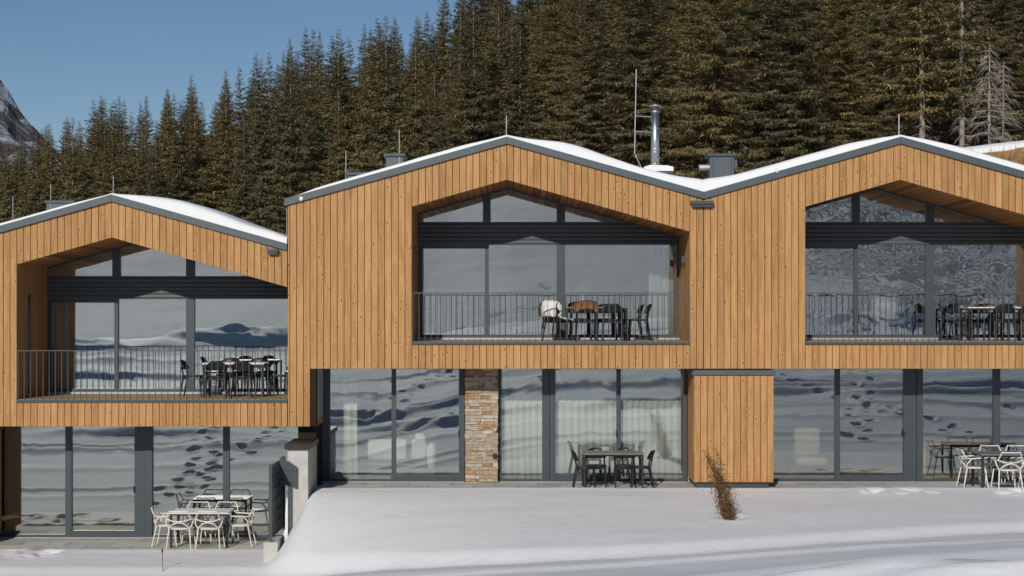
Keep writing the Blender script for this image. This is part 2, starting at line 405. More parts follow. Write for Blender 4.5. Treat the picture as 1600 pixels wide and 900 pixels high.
def house(X0, dz, xa, xb, nl, nr, label, low=None, roof=(None, None), snow=(), gl='glass_upper', gw='glass'):
    h = thing('timber_house', label, 'house', (X0, 0, 0))
    xl, xr = X0-14*P, min(X0+27*P, xb)
    zb = 2.42+dz; zo = 2.93+dz
    zf = lambda x: zf_(x, X0, dz); zs = lambda x: zs_(x, X0, dz)
    g = .0052
    for i in range(-nl, nr):
        x0, x1 = max(X0+i*P, xa)+g, min(X0+(i+1)*P, xb)-g
        if x1-x0 < .03: continue
        yj = -.002-random.random()*.005
        bot = zb
        if low and x1 < low[0]: bot = low[1]
        if -14 <= i < 27:
            part('facade_board', MB().board(x0, x1, zs(x0), zs(x1), zf(x0), zf(x1), yj, .028), 'larch', h)
            part('facade_board', MB().board(x0, x1, zb, zb, zo, zo, yj, .028), 'larch', h)
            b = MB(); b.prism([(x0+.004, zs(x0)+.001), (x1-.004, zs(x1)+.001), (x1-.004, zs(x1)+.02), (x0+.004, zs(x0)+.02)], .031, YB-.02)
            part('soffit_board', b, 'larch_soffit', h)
        else:
            part('facade_board', MB().board(x0, x1, bot, bot, zf(x0), zf(x1), yj, .028), 'larch', h)
    zd = 3.0+dz
    for k in range(15):
        y0, y1 = .033+k*P+.004, .033+(k+1)*P-.004
        for sgn, xx in ((1, xl), (-1, xr)):
            if sgn < 0 and xr >= xb-.001: continue
            b = MB(); xo = xx-sgn*.022
            b.box(min(xo, xx), max(xo, xx), y0, y1, zd-.08, zs(xx)+.005)
            part('reveal_board', b, 'larch', h)
    # wall behind the boards
    b = MB()
    yc0, yc1 = .031, .25
    b.prism([(xl-.03, zs(xl)+.024), (X0, zs(X0)+.024), (xr+.03*(xr < xb-.01), zs(xr)+.024), (xr+.03*(xr < xb-.01), zf(xr)), (X0, zf(X0)), (xl-.03, zf(xl))], yc0, yc1)
    b.prism([(xa, zb+.004), (xl-.0301, zb+.004), (xl-.0301, zf(xl)), (xa, zf(xa))], yc0, yc1)
    if xr < xb-.05: b.prism([(xr+.0301, zb+.004), (xb, zb+.004), (xb, zf(xb)), (xr+.0301, zf(xr))], yc0, yc1)
    b.prism([(xl-.03, zb+.004), (xr, zb+.004), (xr, zo), (xl-.03, zo)], yc0, yc1)
    if low: b.prism([(xa, low[1]+.004), (low[0]-.004, low[1]+.004), (low[0]-.004, zb), (xa, zb)], yc0, yc1)
    part('wall_core', b, 'dark_backing', h)
    # storey slab, party walls, back wall, ground slab: the shell
    gz = GM+dz if dz < -.5 else GM
    b = MB().box(xa+.01, xb-.01, .252, 8, zb+.006, zo-.02); part('storey_slab', b, 'plaster', h)
    b = MB().box(xa+.01, xb-.01, YG-.06, 8, gz-.3, gz-.012); part('ground_slab', b, 'oak_floor', h)
    for q0, q1 in ((xa+.012, xa+.2), (xb-.2, xb-.012)):
        b = MB().box(q0, q1, YB+.08, 8, zo-.019, zf(q0 if q0 < X0 else q1)-.08); part('side_wall', b, 'interior', h)
        b = MB().box(q0, q1, YG+.08, 8, gz-.011, zb+.005); part('side_wall', b, 'interior', h)
    b = MB().prism([(xa+.012, gz-.3), (xb-.012, gz-.3), (xb-.012, zf(xb)-.02), (X0, zf(X0)-.02), (xa+.012, zf(xa)-.02)], 8.001, 8.2); part('back_wall', b, 'interior', h)
    for q0, q1 in ((xa+.012, xl-.023), (xr+.023, xb-.012)):       # solid piers beside the loggia
        if q1-q0 > .1: part('pier', MB().box(q0, q1, .2505, YB+.0799, zo-.0195, min(zf(q0), zf(q1))-.05), 'dark_backing', h)
    part('floor_finish', MB().box(xa+.21, xb-.21, YB+.08, 7.99, zo-.018, zd+.03), 'oak_floor', h)
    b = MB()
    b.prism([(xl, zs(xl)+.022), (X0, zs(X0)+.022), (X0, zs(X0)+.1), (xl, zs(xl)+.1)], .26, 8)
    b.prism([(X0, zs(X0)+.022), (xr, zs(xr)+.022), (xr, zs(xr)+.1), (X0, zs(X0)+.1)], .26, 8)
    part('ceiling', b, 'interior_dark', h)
    # roof and fascia
    ra, rb = roof
    ztk = .132
    rf = MB()
    rf.prism([(ra, zf(ra)+.003), (X0, zf(X0)+.003), (X0, zf(X0)+ztk), (ra, zf(ra)+ztk)], -.018, 11)
    rf.prism([(X0, zf(X0)+.003), (rb, zf(rb)+.003), (rb, zf(rb)+ztk), (X0, zf(X0)+ztk)], -.018, 11)
    ro = part('roof', rf, 'anthracite', h)
    for p_, q_ in ((ra, X0-.002), (X0+.002, rb)):
        f = MB().prism([(p_, zf(p_)-.012), (q_, zf(q_)-.012), (q_, zf(q_)+ztk+.004), (p_, zf(p_)+ztk+.004)], -.062, -.019)
        part('fascia', f, 'fascia', ro)
    # snow blanket
    n = 160; yy = [-.055, -.045, .0, .10, .3, .8, 2, 5, 8, 10.6, 10.9]; yk = [.0, .55, .82, .93, 1, 1, 1.05, 1, 1, .9, 0]
    xsn = np.linspace(ra+(.02 if ra < xa-.01 else -.001), rb+.001, n); th = np.interp(xsn-X0, [a for a, _ in snow], [b_ for _, b_ in snow])
    ker = np.hanning(13); ker /= ker.sum(); th = np.convolve(np.pad(th, 6, mode='reflect'), ker, 'valid')
    th = th + .012*vnoise(xsn*2.1, xsn*0+dz, 51)*np.clip(th/.1, 0, 1)
    Xg = np.repeat(xsn[None], len(yy), 0); Yg = np.repeat(np.array(yy)[:, None], n, 1)
    zroof = zf(xsn)+ztk+.001
    Zg = zroof[None] + th[None]*np.array(yk)[:, None] + .03*vnoise(Xg*.8, Yg*.9, 52)*np.clip(Yg/2, 0, 1)*(th[None] > .05)
    Zg = np.where(np.array(yk)[:, None] == 0, zroof[None]-.02, Zg)
    so = link('roof_snow', gridmesh('roof_snow', Xg-X0, Yg, Zg, 'roof_snow'), ro)
    # ---- loggia glazing
    y0, y1 = YB-.03, YB+.07
    zt1, zt2, zg = 5.155+dz, 5.64+dz, 5.675+dz
    zbm, zbt = zd+.01, 3.115+dz
    m1 = (X0-.505, X0-.418); m2 = (X0+1.125, X0+1.315)
    fr = MB()
    fr.box(xl+.001, xl+.095, y0, y1, zbm, zt1); part('jamb', fr, 'anthracite', h)
    if xr < xb-.05: part('jamb', MB().box(xr-.05, xr-.001, y0, y1, zbm, zt1), 'anthracite', h)
    part('mullion', MB().box(m1[0], m1[1], y0-.012, y1, zbm, zt1-.001), 'anthracite', h)
    part('mullion', MB().box(m2[0], m2[1], y0-.016, y1, zbm, zt1-.001), 'anthracite', h)
    for a, b_ in ((xl+.0955, m1[0]-.0005), (m1[1]+.0005, m2[0]-.0005), (m2[1]+.0005, xr-.0505)):
        part('bottom_rail', MB().box(a, b_, y0+.002, y1, zbm, zbt), 'anthracite', h)
    part('threshold', MB().box(xl+.002, xr-.002, y0-.05, y0-.017, zd-.01, zd+.045), 'galv', h)
    part('window_head', MB().box(xl+.0955, m1[0]-.0005, y0+.002, y1, zt1-.085, zt1-.0005), 'anthracite', h)
    def pane(poly, m):
        part('pane', MB().prism(poly, YB+.01, YB+.034), m, h)
    pane([(xl+.09, zbt-.01), (m1[0]+.01, zbt-.01), (m1[0]+.01, zt1-.08), (xl+.09, zt1-.08)], gl)
    pane([(m1[1]-.01, zbt-.01), (m2[0]+.01, zbt-.01), (m2[0]+.01, zt1-.001), (m1[1]-.01, zt1-.001)], gl)
    pane([(m2[1]-.01, zbt-.01), (xr-.045, zbt-.01), (xr-.045, zt1-.001), (m2[1]-.01, zt1-.001)], gl)
    # shutter box of horizontal slats, clipped by the sloping soffit
    ns = 5; hs_ = (zt2-zt1)/ns
    xe = lambda z: min(xr-.001, X0+(6.447+dz-z)/.283-.004)
    for k in range(ns):
        a, b_ = zt1+k*hs_+.002, zt1+(k+1)*hs_-.002
        s_ = MB(); xq, xp = xe(a), xe(b_)
        vs = []
        for (yy_, z_, x_) in ((y0-.010, a, xq), (y0-.028, (a+b_)/2, (xq+xp)/2), (y0-.010, b_, xp), (y1, b_, xp), (y1, a, xq)):
            vs.append((xl+.001, yy_, z_))
        for (yy_, z_, x_) in ((y0-.010, a, xq), (y0-.028, (a+b_)/2, (xq+xp)/2), (y0-.010, b_, xp), (y1, b_, xp), (y1, a, xq)):
            vs.append((x_, yy_, z_))
        s_.add(vs, [(0,1,2,3,4), (9,8,7,6,5)] + [(i, (i+1) % 5+0, (i+1) % 5+5, i+5) for i in range(5)])
        part('slat', s_, 'slat_metal', h)
    part('gable_rail', MB().prism([(xl+.001, zt2+.001), (xe(zt2), zt2+.001), (xe(zg), zg), (xl+.001, zg)], y0, y1), 'slat_metal', h)
    ga, gb = (X0-.55, X0-.375), (X0+1.125, X0+1.315)
    for a, b_ in (ga, gb):
        part('gable_mullion', MB().prism([(a, zg+.001), (b_, zg+.001), (b_, zs(b_)-.001), (a, zs(a)-.001)], y0-.014, y1), 'anthracite', h)
    xz = X0+(6.447+dz-zg)/.283-.05
    gp = [[(xl+.02, zg), (ga[0]+.01, zg), (ga[0]+.01, zs(ga[0])-.005), (xl+.02, zs(xl+.02)-.005)],
          [(ga[1]-.01, zg), (gb[0]+.01, zg), (gb[0]+.01, zs(gb[0])-.005), (X0, zs(X0)-.005), (ga[1]-.01, zs(ga[1])-.005)],
          [(gb[1]-.01, zg), (xz, zg), (gb[1]-.01, zs(gb[1])-.005)]]
    for p_ in gp: pane(p_, gl)
    # gable frame under the soffit
    for p_, q_ in ((xl, X0), (X0, min(xz, xr))):
        part('gable_frame', MB().prism([(p_, zs(p_)-.045), (q_, zs(q_)-.045), (q_, zs(q_)-.001), (p_, zs(p_)-.001)], y0+.003, y1-.003), 'anthracite', h)
    # deck planks (seen nearly edge-on) and edge trim
    dk = MB(); n = int((xr-xl)/.12)
    for k in range(n):
        a = xl+(xr-xl)*k/n; dk.box(a+.003, a+(xr-xl)/n-.003, .034, YB-.085, zo+.002, zd)
    part('deck_planks', dk, 'deck', h, kind='stuff')
    part('edge_trim', MB().box(xl+.003, xr-.003, -.03, .0295, zo+.003, zd-.008), 'anthracite', h)
    part('edge_trim_backing', MB().box(xl, xr, .04, YB-.08, zo-.019, zo), 'dark_backing', h)
    # railing
    rl = link('railing', None, h)
    part('top_rail', MB().box(xl+.01, xr-.01, .003, .025, 4.025+dz, 4.045+dz), 'rail_metal', rl)
    nb = int((xr-xl)/.131); bm = MB().box(-.006, .006, -.009, .009, zd-.004, 4.0249+dz).mesh('baluster', 'rail_metal')
    for k in range(nb+1):
        o = link('baluster', bm, rl); o.location = (xl+.02+(xr-xl-.04)*k/nb-X0, .013, 0)
    return h

def ground_glazing(h, spec, z0, z1, gm='glass'):
    """spec: list of (kind, pixel-free x0, x1)"""
    for kind, a, b in spec:
        if kind == 'post': part('post', MB().box(a+.0006, b-.0006, YG-.055, YG+.06, z0, z1-.001), 'anthracite', h)
        elif kind == 'wide':
            m = (a*.45+b*.55)
            part('post', MB().box(a+.0006, m-.004, YG-.055, YG+.06, z0, z1-.001), 'anthracite', h)
            part('post', MB().box(m+.004, b-.0006, YG-.075, YG+.06, z0, z1-.001), 'anthracite', h)
        else:
            bt = .13 if kind == 'door' else .045
            tp = .055 if kind == 'door' else .03
            part('bottom_rail', MB().box(a, b, YG-.05, YG+.05, z0+.02, z0+.02+bt), 'anthracite', h)
            part('head_rail', MB().box(a, b, YG-.05, YG+.05, z1-tp, z1-.001), 'anthracite', h)
            part('pane', MB().box(a-.004, b+.004, YG-.01, YG+.014, z0+.01+bt, z1-tp+.01), gm, h)
            if kind == 'door':
                hd = MB().box(b-.012, b+.012, YG-.10, YG-.056, z0+1.0, z0+1.14); part('handle', hd, 'black_metal', h)
        part('sill', MB().box(a, b, YG-.14, YG-.08, z0-.01, z0+.018), 'galv', h)

snowM = [(-4.8, 0), (-4.45, .01), (-4.1, .07), (-3, .085), (-2, .10), (-1, .11), (0, .05), (.4, .10), (.8, .18), (1.15, .26), (1.6, .27), (2.1, .22), (2.8, .18), (3.2, .185), (3.6, .20), (3.9, .25), (4.195, .31)]
snowR = [(-4.188, .31), (-3.9, .25), (-3.6, .21), (-3.2, .19), (-2, .20), (-1, .19), (-.4, .12), (0, .05), (.5, .13), (1.2, .17), (2.2, .17), (5, .17)]
snowL = [(-6, .07), (-1, .07), (0, .03), (.4, .13), (.9, .23), (1.4, .30), (1.9, .30), (2.4, .25), (3, .19), (3.5, .20), (3.76, .12)]
DL = -1.23
HM = house(-.11, 0, -4.78, 4.082, 33, 29, 'timber-clad gabled house with a stone pillar on its ground floor', low=(-4.17, 1.19), roof=(-4.84, 4.085), snow=snowM)
HR = house(8.275, 0, 4.087, 12.9, 29, 33, 'timber-clad gabled house with white armchairs around a dark table on its terrace', roof=(4.087, 12.95), snow=snowR, gl='glass_wavy')
HL = house(-8.525, DL, -13.6, -4.786, 36, 27, 'lower timber-clad gabled house standing one step down the slope', roof=(-13.7, -4.79), snow=snowL)

ground_glazing(HM, [('post', gx(503), gx(516)), ('fix', gx(516), gx(612)), ('post', gx(612), gx(619)), ('door', gx(619), gx(717)), ('post', gx(717), gx(726)),
    ('post', gx(778), gx(784)), ('fix', gx(784), gx(847)), ('wide', gx(847), gx(868)), ('door', gx(868), gx(963)), ('post', gx(963), gx(970)), ('fix', gx(970), gx(1068)), ('post', gx(1068), gx(1073))], GM, 2.42)
ground_glazing(HR, [('fix', gx(1195), gx(1304)), ('post', gx(1304), gx(1312)), ('door', gx(1312), gx(1411)), ('post', gx(1411), gx(1419)), ('wide', gx(1419), gx(1441)),
    ('fix', gx(1441), gx(1551)), ('post', gx(1551), gx(1562)), ('fix', gx(1562), gx(1672)), ('post', gx(1672), gx(1706))], GM, 2.42)
ground_glazing(HL, [('post', gx(-8), gx(-1)), ('fix', gx(-1), gx(103)), ('post', gx(103), gx(113)), ('door', gx(113), gx(211)), ('wide', gx(211), gx(239)), ('fix', gx(239), gx(349)),
    ('post', gx(349), gx(359)), ('fix', gx(359), gx(472)), ('post', gx(472), gx(482))], GL, 2.42+DL)
# return wall of the lower storey beside the first pane of the stone-pillar house
part('return_wall', MB().box(-4.60, -4.176, .2505, YG+.06, 1.193, 2.423), 'plaster', HM)
part('return_wall', MB().box(-4.60, -4.22, .30, YG+.5, -1.4, 1.192), 'dark_backing', HM)
part('return_trim', MB().box(-4.60, -4.169, .26, YG-.1, 1.20, 1.33), 'larch_soffit', HM)
part('black_slot', MB().box(HL.location.x-14*P-.004, HL.location.x-14*P+.006, .75, .95, 1.85, 4.0), 'black_metal', HL)
part('black_slot', MB().box(HM.location.x-14*P-.004, HM.location.x-14*P+.006, .75, .95, 3.08, 5.1), 'black_metal', HM)

# stone pillar
pl = link('stone_pillar', None, HM)
part('pillar_core', MB().box(gx(726)+.02, gx(778)-.02, 1.1, YG+.3, GM, 2.418), 'rock_dark', pl)
z = GM; pa, pb = gx(726)-.02, gx(778)+.02
pa, pb = (726.5-800)/71.3, (778-800)/71.3
while z < 2.39:
    hh = min(random.choice([.03, .04, .05, .06, .075, .09]), 2.415-z)
    x = pa+random.uniform(-.012, .008); end = pb+random.uniform(-.008, .012)
    while x < end-.01:
        ww = min(random.choice([.08, .12, .17, .22, .3, .38]), end-x)
        if end-x-ww < .05: ww = end-x
        dy = random.uniform(-.018, .02); j = lambda: random.uniform(-.004, .004)
        b = MB(); vs = []
        for zz in (z+.003, z+hh-.003):
            for yy in (1.04+dy, 1.099):
                for xx in (x+.003, x+ww-.003): vs.append((xx+j(), yy+(j()*2 if yy < 1.09 else 0), zz+j()*.6))
        b.add(vs, [(0,2,3,1), (4,5,7,6), (0,1,5,4), (2,6,7,3), (0,4,6,2), (1,3,7,5)])
        part('stone', b, 'stone', pl)
        x += ww
    z += hh
b = MB(); b.tube([(-.37, 1.03, 1.05), (-.37, .96, 1.05)], .035, 10); part('wall_tap', b, 'galv', HM)
part('socket_box', MB().box(-.42, -.33, .985, 1.03, .42, .52), 'black_metal', HM)

# ---- storage bays clad in the same boards
def bay(x0, x1, z0, z1, label):
    t = thing('storage_bay', label, 'storage bay', (x0, 0, z0))
    part('bay_core', MB().box(x0+.03, x1-.03, .045, YG-.08, z0, z1-.002), 'dark_backing', t)
    n = 12; p = (x1-x0)/n
    for k in range(n):
        part('facade_board', MB().board(x0+k*p+.005, x0+(k+1)*p-.005, z0, z0, z1, z1, .012-random.random()*.004, .043), 'larch', t)
    m = 8; p = (YG-.09-.046)/m
    for k in range(m):
        for xx, sg in ((x0, 1), (x1, -1)):
            q = sorted((xx, xx+sg*.028))
            part('side_board', MB().box(q[0], q[1], .046+k*p+.004, .046+(k+1)*p-.004, z0, z1), 'larch', t)
    part('cap', MB().prism([(x0-.05, z1+.004), (x1+.05, z1+.004), (x1+.02, z1+.11), (x0-.02, z1+.11)], -.035, YG-.08), 'fascia', t)
    part('plinth', MB().box(x0+.06, x1-.1, .09, YG-.09, GM+(z0 < -.5)*DL-.02, z0-.001), 'anthracite', t)
    return t
bay(3.878, 5.58, .0, 2.285, 'storage bay of vertical larch boards between two glazed ground floors')
bay(-12.96, -11.27, DL, 2.285+DL, 'storage bay of larch boards beside the lower house terrace')

# ---- terraces of slabs
def terrace(name, x0, x1, y0, y1, z):
    b = MB().box(x0, x1, y0, y1, z-.2, z-.035); o = structure(name, b.mesh(name, 'concrete'))
    nx = int((x1-x0)/.9); ny = max(2, int((y1-y0)/.42)); wx = (x1-x0)/nx; wy = (y1-y0)/ny
    me = MB().box(-wx/2+.006, wx/2-.006, -wy/2+.006, wy/2-.006, -.034, 0).mesh('paving_slab', 'paving')
    for j in range(ny):
        for i in range(nx+(j % 2)):
            xx = x0+(i+.5-.5*(j % 2))*wx
            if xx-wx/2 < x0-.5*wx-.01 or xx+wx/2 > x1+.5*wx+.01: continue
            c = link('paving_slab', me, o); c.location = (xx, y0+(j+.5)*wy, z+random.uniform(-.003, .003))
terrace('terrace', -4.16, 12.9, -.4, YG-.15, GM)
terrace('lower_terrace', -13.5, -4.62, -.9, YG-.15, GL)

# ---- retaining wall, fence
t = thing('retaining_wall', 'white rendered retaining wall with dark metal coping between two terraces', 'wall', (-4.4, -1.2, GL))
part('wall_body', MB().box(-4.605, -4.19, -1.2, .249, GL-.2, .81), 'concrete', t)
part('wall_body', MB().box(-4.605, -4.225, .2495, .2995, GL-.2, .81), 'concrete', t)
part('coping', MB().box(-4.66, -4.15, -1.27, .245, .812, .92), 'black_metal', t)
t = thing('mesh_fence', 'dark grey rod-mesh fence with slats stepping down beside the retaining wall', 'fence', (-4.8, -2.2, GL))
for y in (-2.22, -.45): part('post', MB().box(-4.83, -4.77, y-.03, y+.03, -.95, .6), 'anthracite', t)
for k in range(15):
    y = -2.16+k*.115; part('infill_strip', MB().box(-4.803, -4.795, y, y+.10, -.88, .575), 'anthracite', t)
for z in (.20, .42): part('rod', MB().tube([(-4.79, -1.245, z), (-4.41, -1.31, z-.04)], .008, 5), 'rail_metal', t)
for k in range(7):
    z = -.85+k*.235; part('rod', MB().tube([(-4.785, -2.2, z), (-4.785, -.46, z)], .008, 5), 'rail_metal', t)
for k in range(5):
    x = -4.765+k*.072; y = -1.24-.012*k; part('infill_strip', MB().box(x, x+.070, y-.004, y+.004, .10-k*.015, .66-.045*k), 'anthracite', t)
solo('concrete_footing', MB().box(-4.92, -4.64, -2.34, -2.02, GL-.15, -.93).box(-4.88, -4.7, -2.019, -1.0, GL-.15, -1.0), 'concrete', 'pale concrete footing block under the end post of the mesh fence', 'footing', (-4.78, -2.2, GL))

# ---- roof fittings
def rod(x, y, z0, z1, label, grp='lightning rods on the roofs'):
    solo('lightning_rod', MB().tube([(x, y, z0), (x, y, z0+.06)], .04, 8).tube([(x, y, z0), (x, y, z1)], .011, 6), 'galv', label, 'lightning rod', (x, y, z0), group=grp)
def roofz(x, X0, dz): return zf_(x, X0, dz)+.12
for x, y, top in ((-.12, .12, 7.83), (-2.62, 3, 7.86), (-3.86, 3, 7.38)):
    rod(x, y, roofz(x, -.11, 0), top, 'thin lightning rod rising from the stone-pillar house roof'+('' if x > -1 else ' slope'))
rod(8.275, .12, roofz(8.275, 8.275, 0), 7.86, 'thin lightning rod at the ridge above the white-armchair house')
for x, y, top in ((-8.525, .12, 6.55), (-10.72, 3, 6.6), (-11.6, 3, 6.32)):
    rod(x, y, roofz(x, -8.525, DL), top, 'thin lightning rod on the lower house roof'+(' ridge' if x > -9 else ' slope'))
def hatch(x0, x1, y0, y1, z0, z1, label, cap=.05):
    t = thing('roof_vent', label, 'roof vent', ((x0+x1)/2, y0, z0))
    part('casing', MB().box(x0, x1, y0, y1, z0, z1-.06), 'fascia', t); part('lid', MB().box(x0-cap, x1+cap, y0-cap, y1+cap, z1-.06, z1), 'anthracite', t); return t
hatch(-2.93, -2.53, 3, 3.6, 6.5, 7.31, 'low dark roof vent box half hidden behind a snowy roof slope')
hatch(-3.82, -3.3, 3, 3.6, 6.2, 6.87, 'lowest dark roof vent box at the eaves of the stone-pillar house')
hatch(-10.82, -10.2, 3, 3.6, 5.6, 6.22, 'dark roof vent box behind the lower house roof', .03)
v_ = hatch(4.60, 5.16, 3, 3.5, 6.0, 7.31, 'tall dark grey vent box standing behind the roof valley')
part('spout', MB().tube([(4.62, 3.1, 7.0), (4.36, 3.1, 7.0)], .07, 10), 'galv', v_)
part('side_box', MB().box(5.16, 5.25, 3.1, 3.3, 6.98, 7.2), 'fascia', v_)
part('seam', MB().box(4.66, 4.68, 2.985, 3, 6.3, 7.2), 'anthracite', v_); part('seam', MB().box(5.09, 5.11, 2.985, 3, 6.3, 7.2), 'anthracite', v_)
t = thing('flue_chimney', 'shiny steel flue chimney with a snow-topped base on the roof', 'chimney', (3.34, 3.2, 6.3))
part('base_box', MB().box(3.12, 3.68, 3, 3.5, 6.2, 6.84), 'fascia', t); part('base_lid', MB().box(3.06, 3.74, 2.94, 3.56, 6.841, 6.90), 'anthracite', t)
part('snow_cap', MB().prism([(3.05, 6.902), (3.75, 6.902), (3.74, 7.0), (3.6, 7.03), (3.2, 7.04), (3.07, 7.0)], 2.93, 3.57), 'roof_snow', t)
pp = MB().tube([(3.35, 3.25, 6.95), (3.35, 3.25, 8.38)], .096, 20); part('pipe', pp, 'steel', t, True)
for z in (7.08, 7.35, 7.42, 7.9, 8.3): part('clamp_band', MB().tube([(3.35, 3.25, z), (3.35, 3.25, z+.03)], .104, 20), 'steel', t)
part('flue_hat', MB().tube([(3.35, 3.25, 8.38), (3.35, 3.25, 8.44)], .03, 6).tube([(3.35, 3.25, 8.44), (3.35, 3.25, 8.46)], .15, 14), 'galv', t)
part('arrester_rod', MB().tube([(3.03, 3.25, 7.0), (2.87, 3.25, 7.35), (2.88, 3.25, 7.9), (2.91, 3.25, 9.31)], .012, 6), 'galv', t)
for z in (7.84, 8.2): part('rod_bracket', MB().tube([(2.89, 3.25, z+.02), (3.26, 3.25, z)], .016, 6), 'steel', t)
for x0, x1, z0, z1, H in ((3.80, 4.28, 5.87, 6.01, HM), (-5.2, -4.97, 4.86, 4.99, HL)):
    part('wall_lamp', MB().box(x0, x1, -.16, -.008, z0+.05, z1-.02).box(x0+.02, x1-.02, -.13, -.0075, z0, z0+.048), 'anthracite', H)
for x, z, H in ((-4.52, 6.02, HM), (5.6, 6.62, HR)): part('sensor', MB().box(x, x+.07, -.07, -.008, z, z+.06).box(x+.02, x+.05, -.09, -.06, z-.03, z-.001), 'screen_white', H)
part('spot_lamp', MB().box(3.72, 3.79, .9, 1.02, 4.7, 4.85), 'anthracite', HM)
part('downpipe', MB().tube([(-4.81, .1, 5.0), (-4.81, .1, 5.98)], .012, 8), 'galv', HM)

# ------------------------------------------------------------------ curtains and rooms
def curtain(x0, x1, y, z0, z1, label, fold=.15, amp=.035, mat='curtain'):
    n = int((x1-x0)/.018); m = MB(); vs = []
    for j, zz in enumerate((z0, z0+(z1-z0)*.5, z1)):
        for i in range(n+1):
            x = x0+(x1-x0)*i/n; ph = 2*math.pi*(x/fold+.22*math.sin(x*2.3)+.05*j)
            vs.append((x+.012*math.sin(2*ph), y+amp*math.sin(ph)*(.8+.2*math.sin(x*5+j)), zz))
    for j in range(2):
        for i in range(n): a = j*(n+1)+i; m.f.append((a, a+1, a+n+2, a+n+1))
    m.v = vs
    o = solo('curtain', m, mat, label, 'curtain', ((x0+x1)/2, y, z0), True)
    md = o.modifiers.new('solid', 'SOLIDIFY'); md.thickness = .004
curtain(gx(786), gx(1066), YG+.20, GM+.02, 2.38, 'full-width cream curtain behind the ground-floor panes beside the stone pillar')
curtain(gx(533), gx(556), YG+.35, GM+.02, 2.38, 'narrow gathered cream curtain at the edge of the room with the white sofa')
curtain(3.12, 3.70, YB+.15, 3.06, 5.12, 'white curtain hanging at the edge of the stone-pillar house loggia')
curtain(-10.42, -10.15, YB+.25, 3.06+DL, 5.12+DL, 'cream curtain gathered at the edge of the lower house loggia')
# white sofa
t = thing('sofa', 'white upholstered sofa standing behind the ground-floor glass', 'sofa', (-2.6, 2.6, GM))
def rbox(x0, x1, y0, y1, z0, z1, r=.04):
    b = MB(); vs = []; 
    for z, i in ((z0, r), (z0+r, 0), (z1-r, 0), (z1, r)):
        for x, y in ((x0+i, y0+r), (x0+r, y0+i), (x1-r, y0+i), (x1-i, y0+r), (x1-i, y1-r), (x1-r, y1-i), (x0+r, y1-i), (x0+i, y1-r)): vs.append((x, y, z))
    fs = [tuple(range(7, -1, -1)), tuple(range(24, 32))]
    for k in range(3):
        for i in range(8): fs.append((k*8+i, k*8+(i+1) % 8, k*8+8+(i+1) % 8, k*8+8+i))
    return b.add(vs, fs)
part('backrest', rbox(-3.35, -1.95, 2.3, 2.55, .25, .72, .06), 'white_fabric', t, True)
part('seat', rbox(-3.35, -1.95, 2.555, 3.2, .1, .45, .06), 'white_fabric', t, True)
part('armrest', rbox(-1.945, -1.75, 2.3, 3.2, .05, .62, .06), 'white_fabric', t, True)
part('sofa_base', MB().box(-3.33, -1.78, 2.34, 3.15, GM+.0, .048), 'grey_fabric', t)
part('cushion', rbox(-2.35, -1.98, 2.56, 2.72, .5, .83, .06), 'white_fabric', t, True)
t = thing('armchair', 'beige high-backed armchair behind the glass beside the storage bay', 'armchair', (6.8, 2.6, GM))
part('backrest', rbox(6.55, 7.15, 2.9, 3.05, .3, 1.0, .05), 'beige_fabric', t, True); part('seat', rbox(6.5, 7.2, 2.3, 2.89, .12, .3, .05), 'beige_fabric', t, True)
for x in (6.55, 7.15):
    for y in (2.35, 3.0): part('leg', MB().tube([(x, y, GM), (x, y, .125)], .015, 6), 'black_metal', t)
t = thing('dining_table', 'oak dining table inside the room behind white armchairs', 'table', (10.2, 3.0, GM))
part('tabletop', MB().box(9.4, 11.2, 2.6, 3.5, .58, .62), 'oak', t)
for x in (9.5, 11.1):
    for y in (2.7, 3.4): part('leg', MB().box(x-.03, x+.03, y-.03, y+.03, GM, .579), 'oak', t)
t = thing('flower_vase', 'vase of pale yellow-green flowers inside the stone-pillar house loggia room', 'vase', (1.64, 3.0, 3.78))
part('vase', MB().tube([(1.64, 3, 3.78), (1.64, 3, 3.84), (1.64, 3, 3.95), (1.64, 3, 4.02)], [.04, .06, .05, .03], 10), 'screen_white', t, True)
fl = MB()
for _ in range(60):
    a, b_, r_ = random.uniform(0, 6.28), random.uniform(-.6, 1.5), .13*random.random()**.4
    p = Vector((1.64+r_*math.cos(a)*math.cos(b_)*1.1, 3+r_*math.sin(a)*math.cos(b_), 4.16+r_*math.sin(b_)*1.2)); s_ = .03
    d1 = Vector((random.uniform(-1, 1), random.uniform(-1, 1), random.uniform(-1, 1))).normalized()*s_; d2 = d1.orthogonal().normalized()*s_
    fl.add([p-d1, p-d2, p+d1, p+d2], [(0, 1, 2, 3)])
part('blossom', fl, 'flower', t); part('stems', MB().tube([(1.64, 3, 4.0), (1.65, 3, 4.14)], .012, 5), 'stem', t)
t = thing('dining_table', 'oak table carrying a vase of flowers inside the loggia room', 'table', (1.9, 3.0, 3.03))
part('tabletop', MB().box(.9, 2.9, 2.65, 3.5, 3.74, 3.779), 'oak', t)
for x in (1.0, 2.8):
    for y in (2.75, 3.4): part('leg', MB().box(x-.03, x+.03, y-.03, y+.03, 3.03, 3.739), 'oak', t)
def lounge(x, y, z, mat, label):
    t = thing('lounge_chair', label, 'lounge chair', (x, y, z))
    part('backrest', rbox(x-.3, x+.3, y+.28, y+.42, z+.40, z+.95, .06), mat, t, True); part('seat', rbox(x-.32, x+.32, y-.3, y+.3, z+.28, z+.40, .05), mat, t, True)
    part('pedestal', MB().tube([(x, y, z), (x, y, z+.03), (x, y, z+.06), (x, y, z+.285)], [.28, .27, .03, .03], 14), 'black_metal', t)
lounge(.1, 2.95, 3.03, 'grey_fabric', 'dark lounge chair on a round foot behind loggia glass'); lounge(8.75, 3.0, 3.03, 'screen_white', 'pale lounge chair on a round foot behind wavy loggia glass')

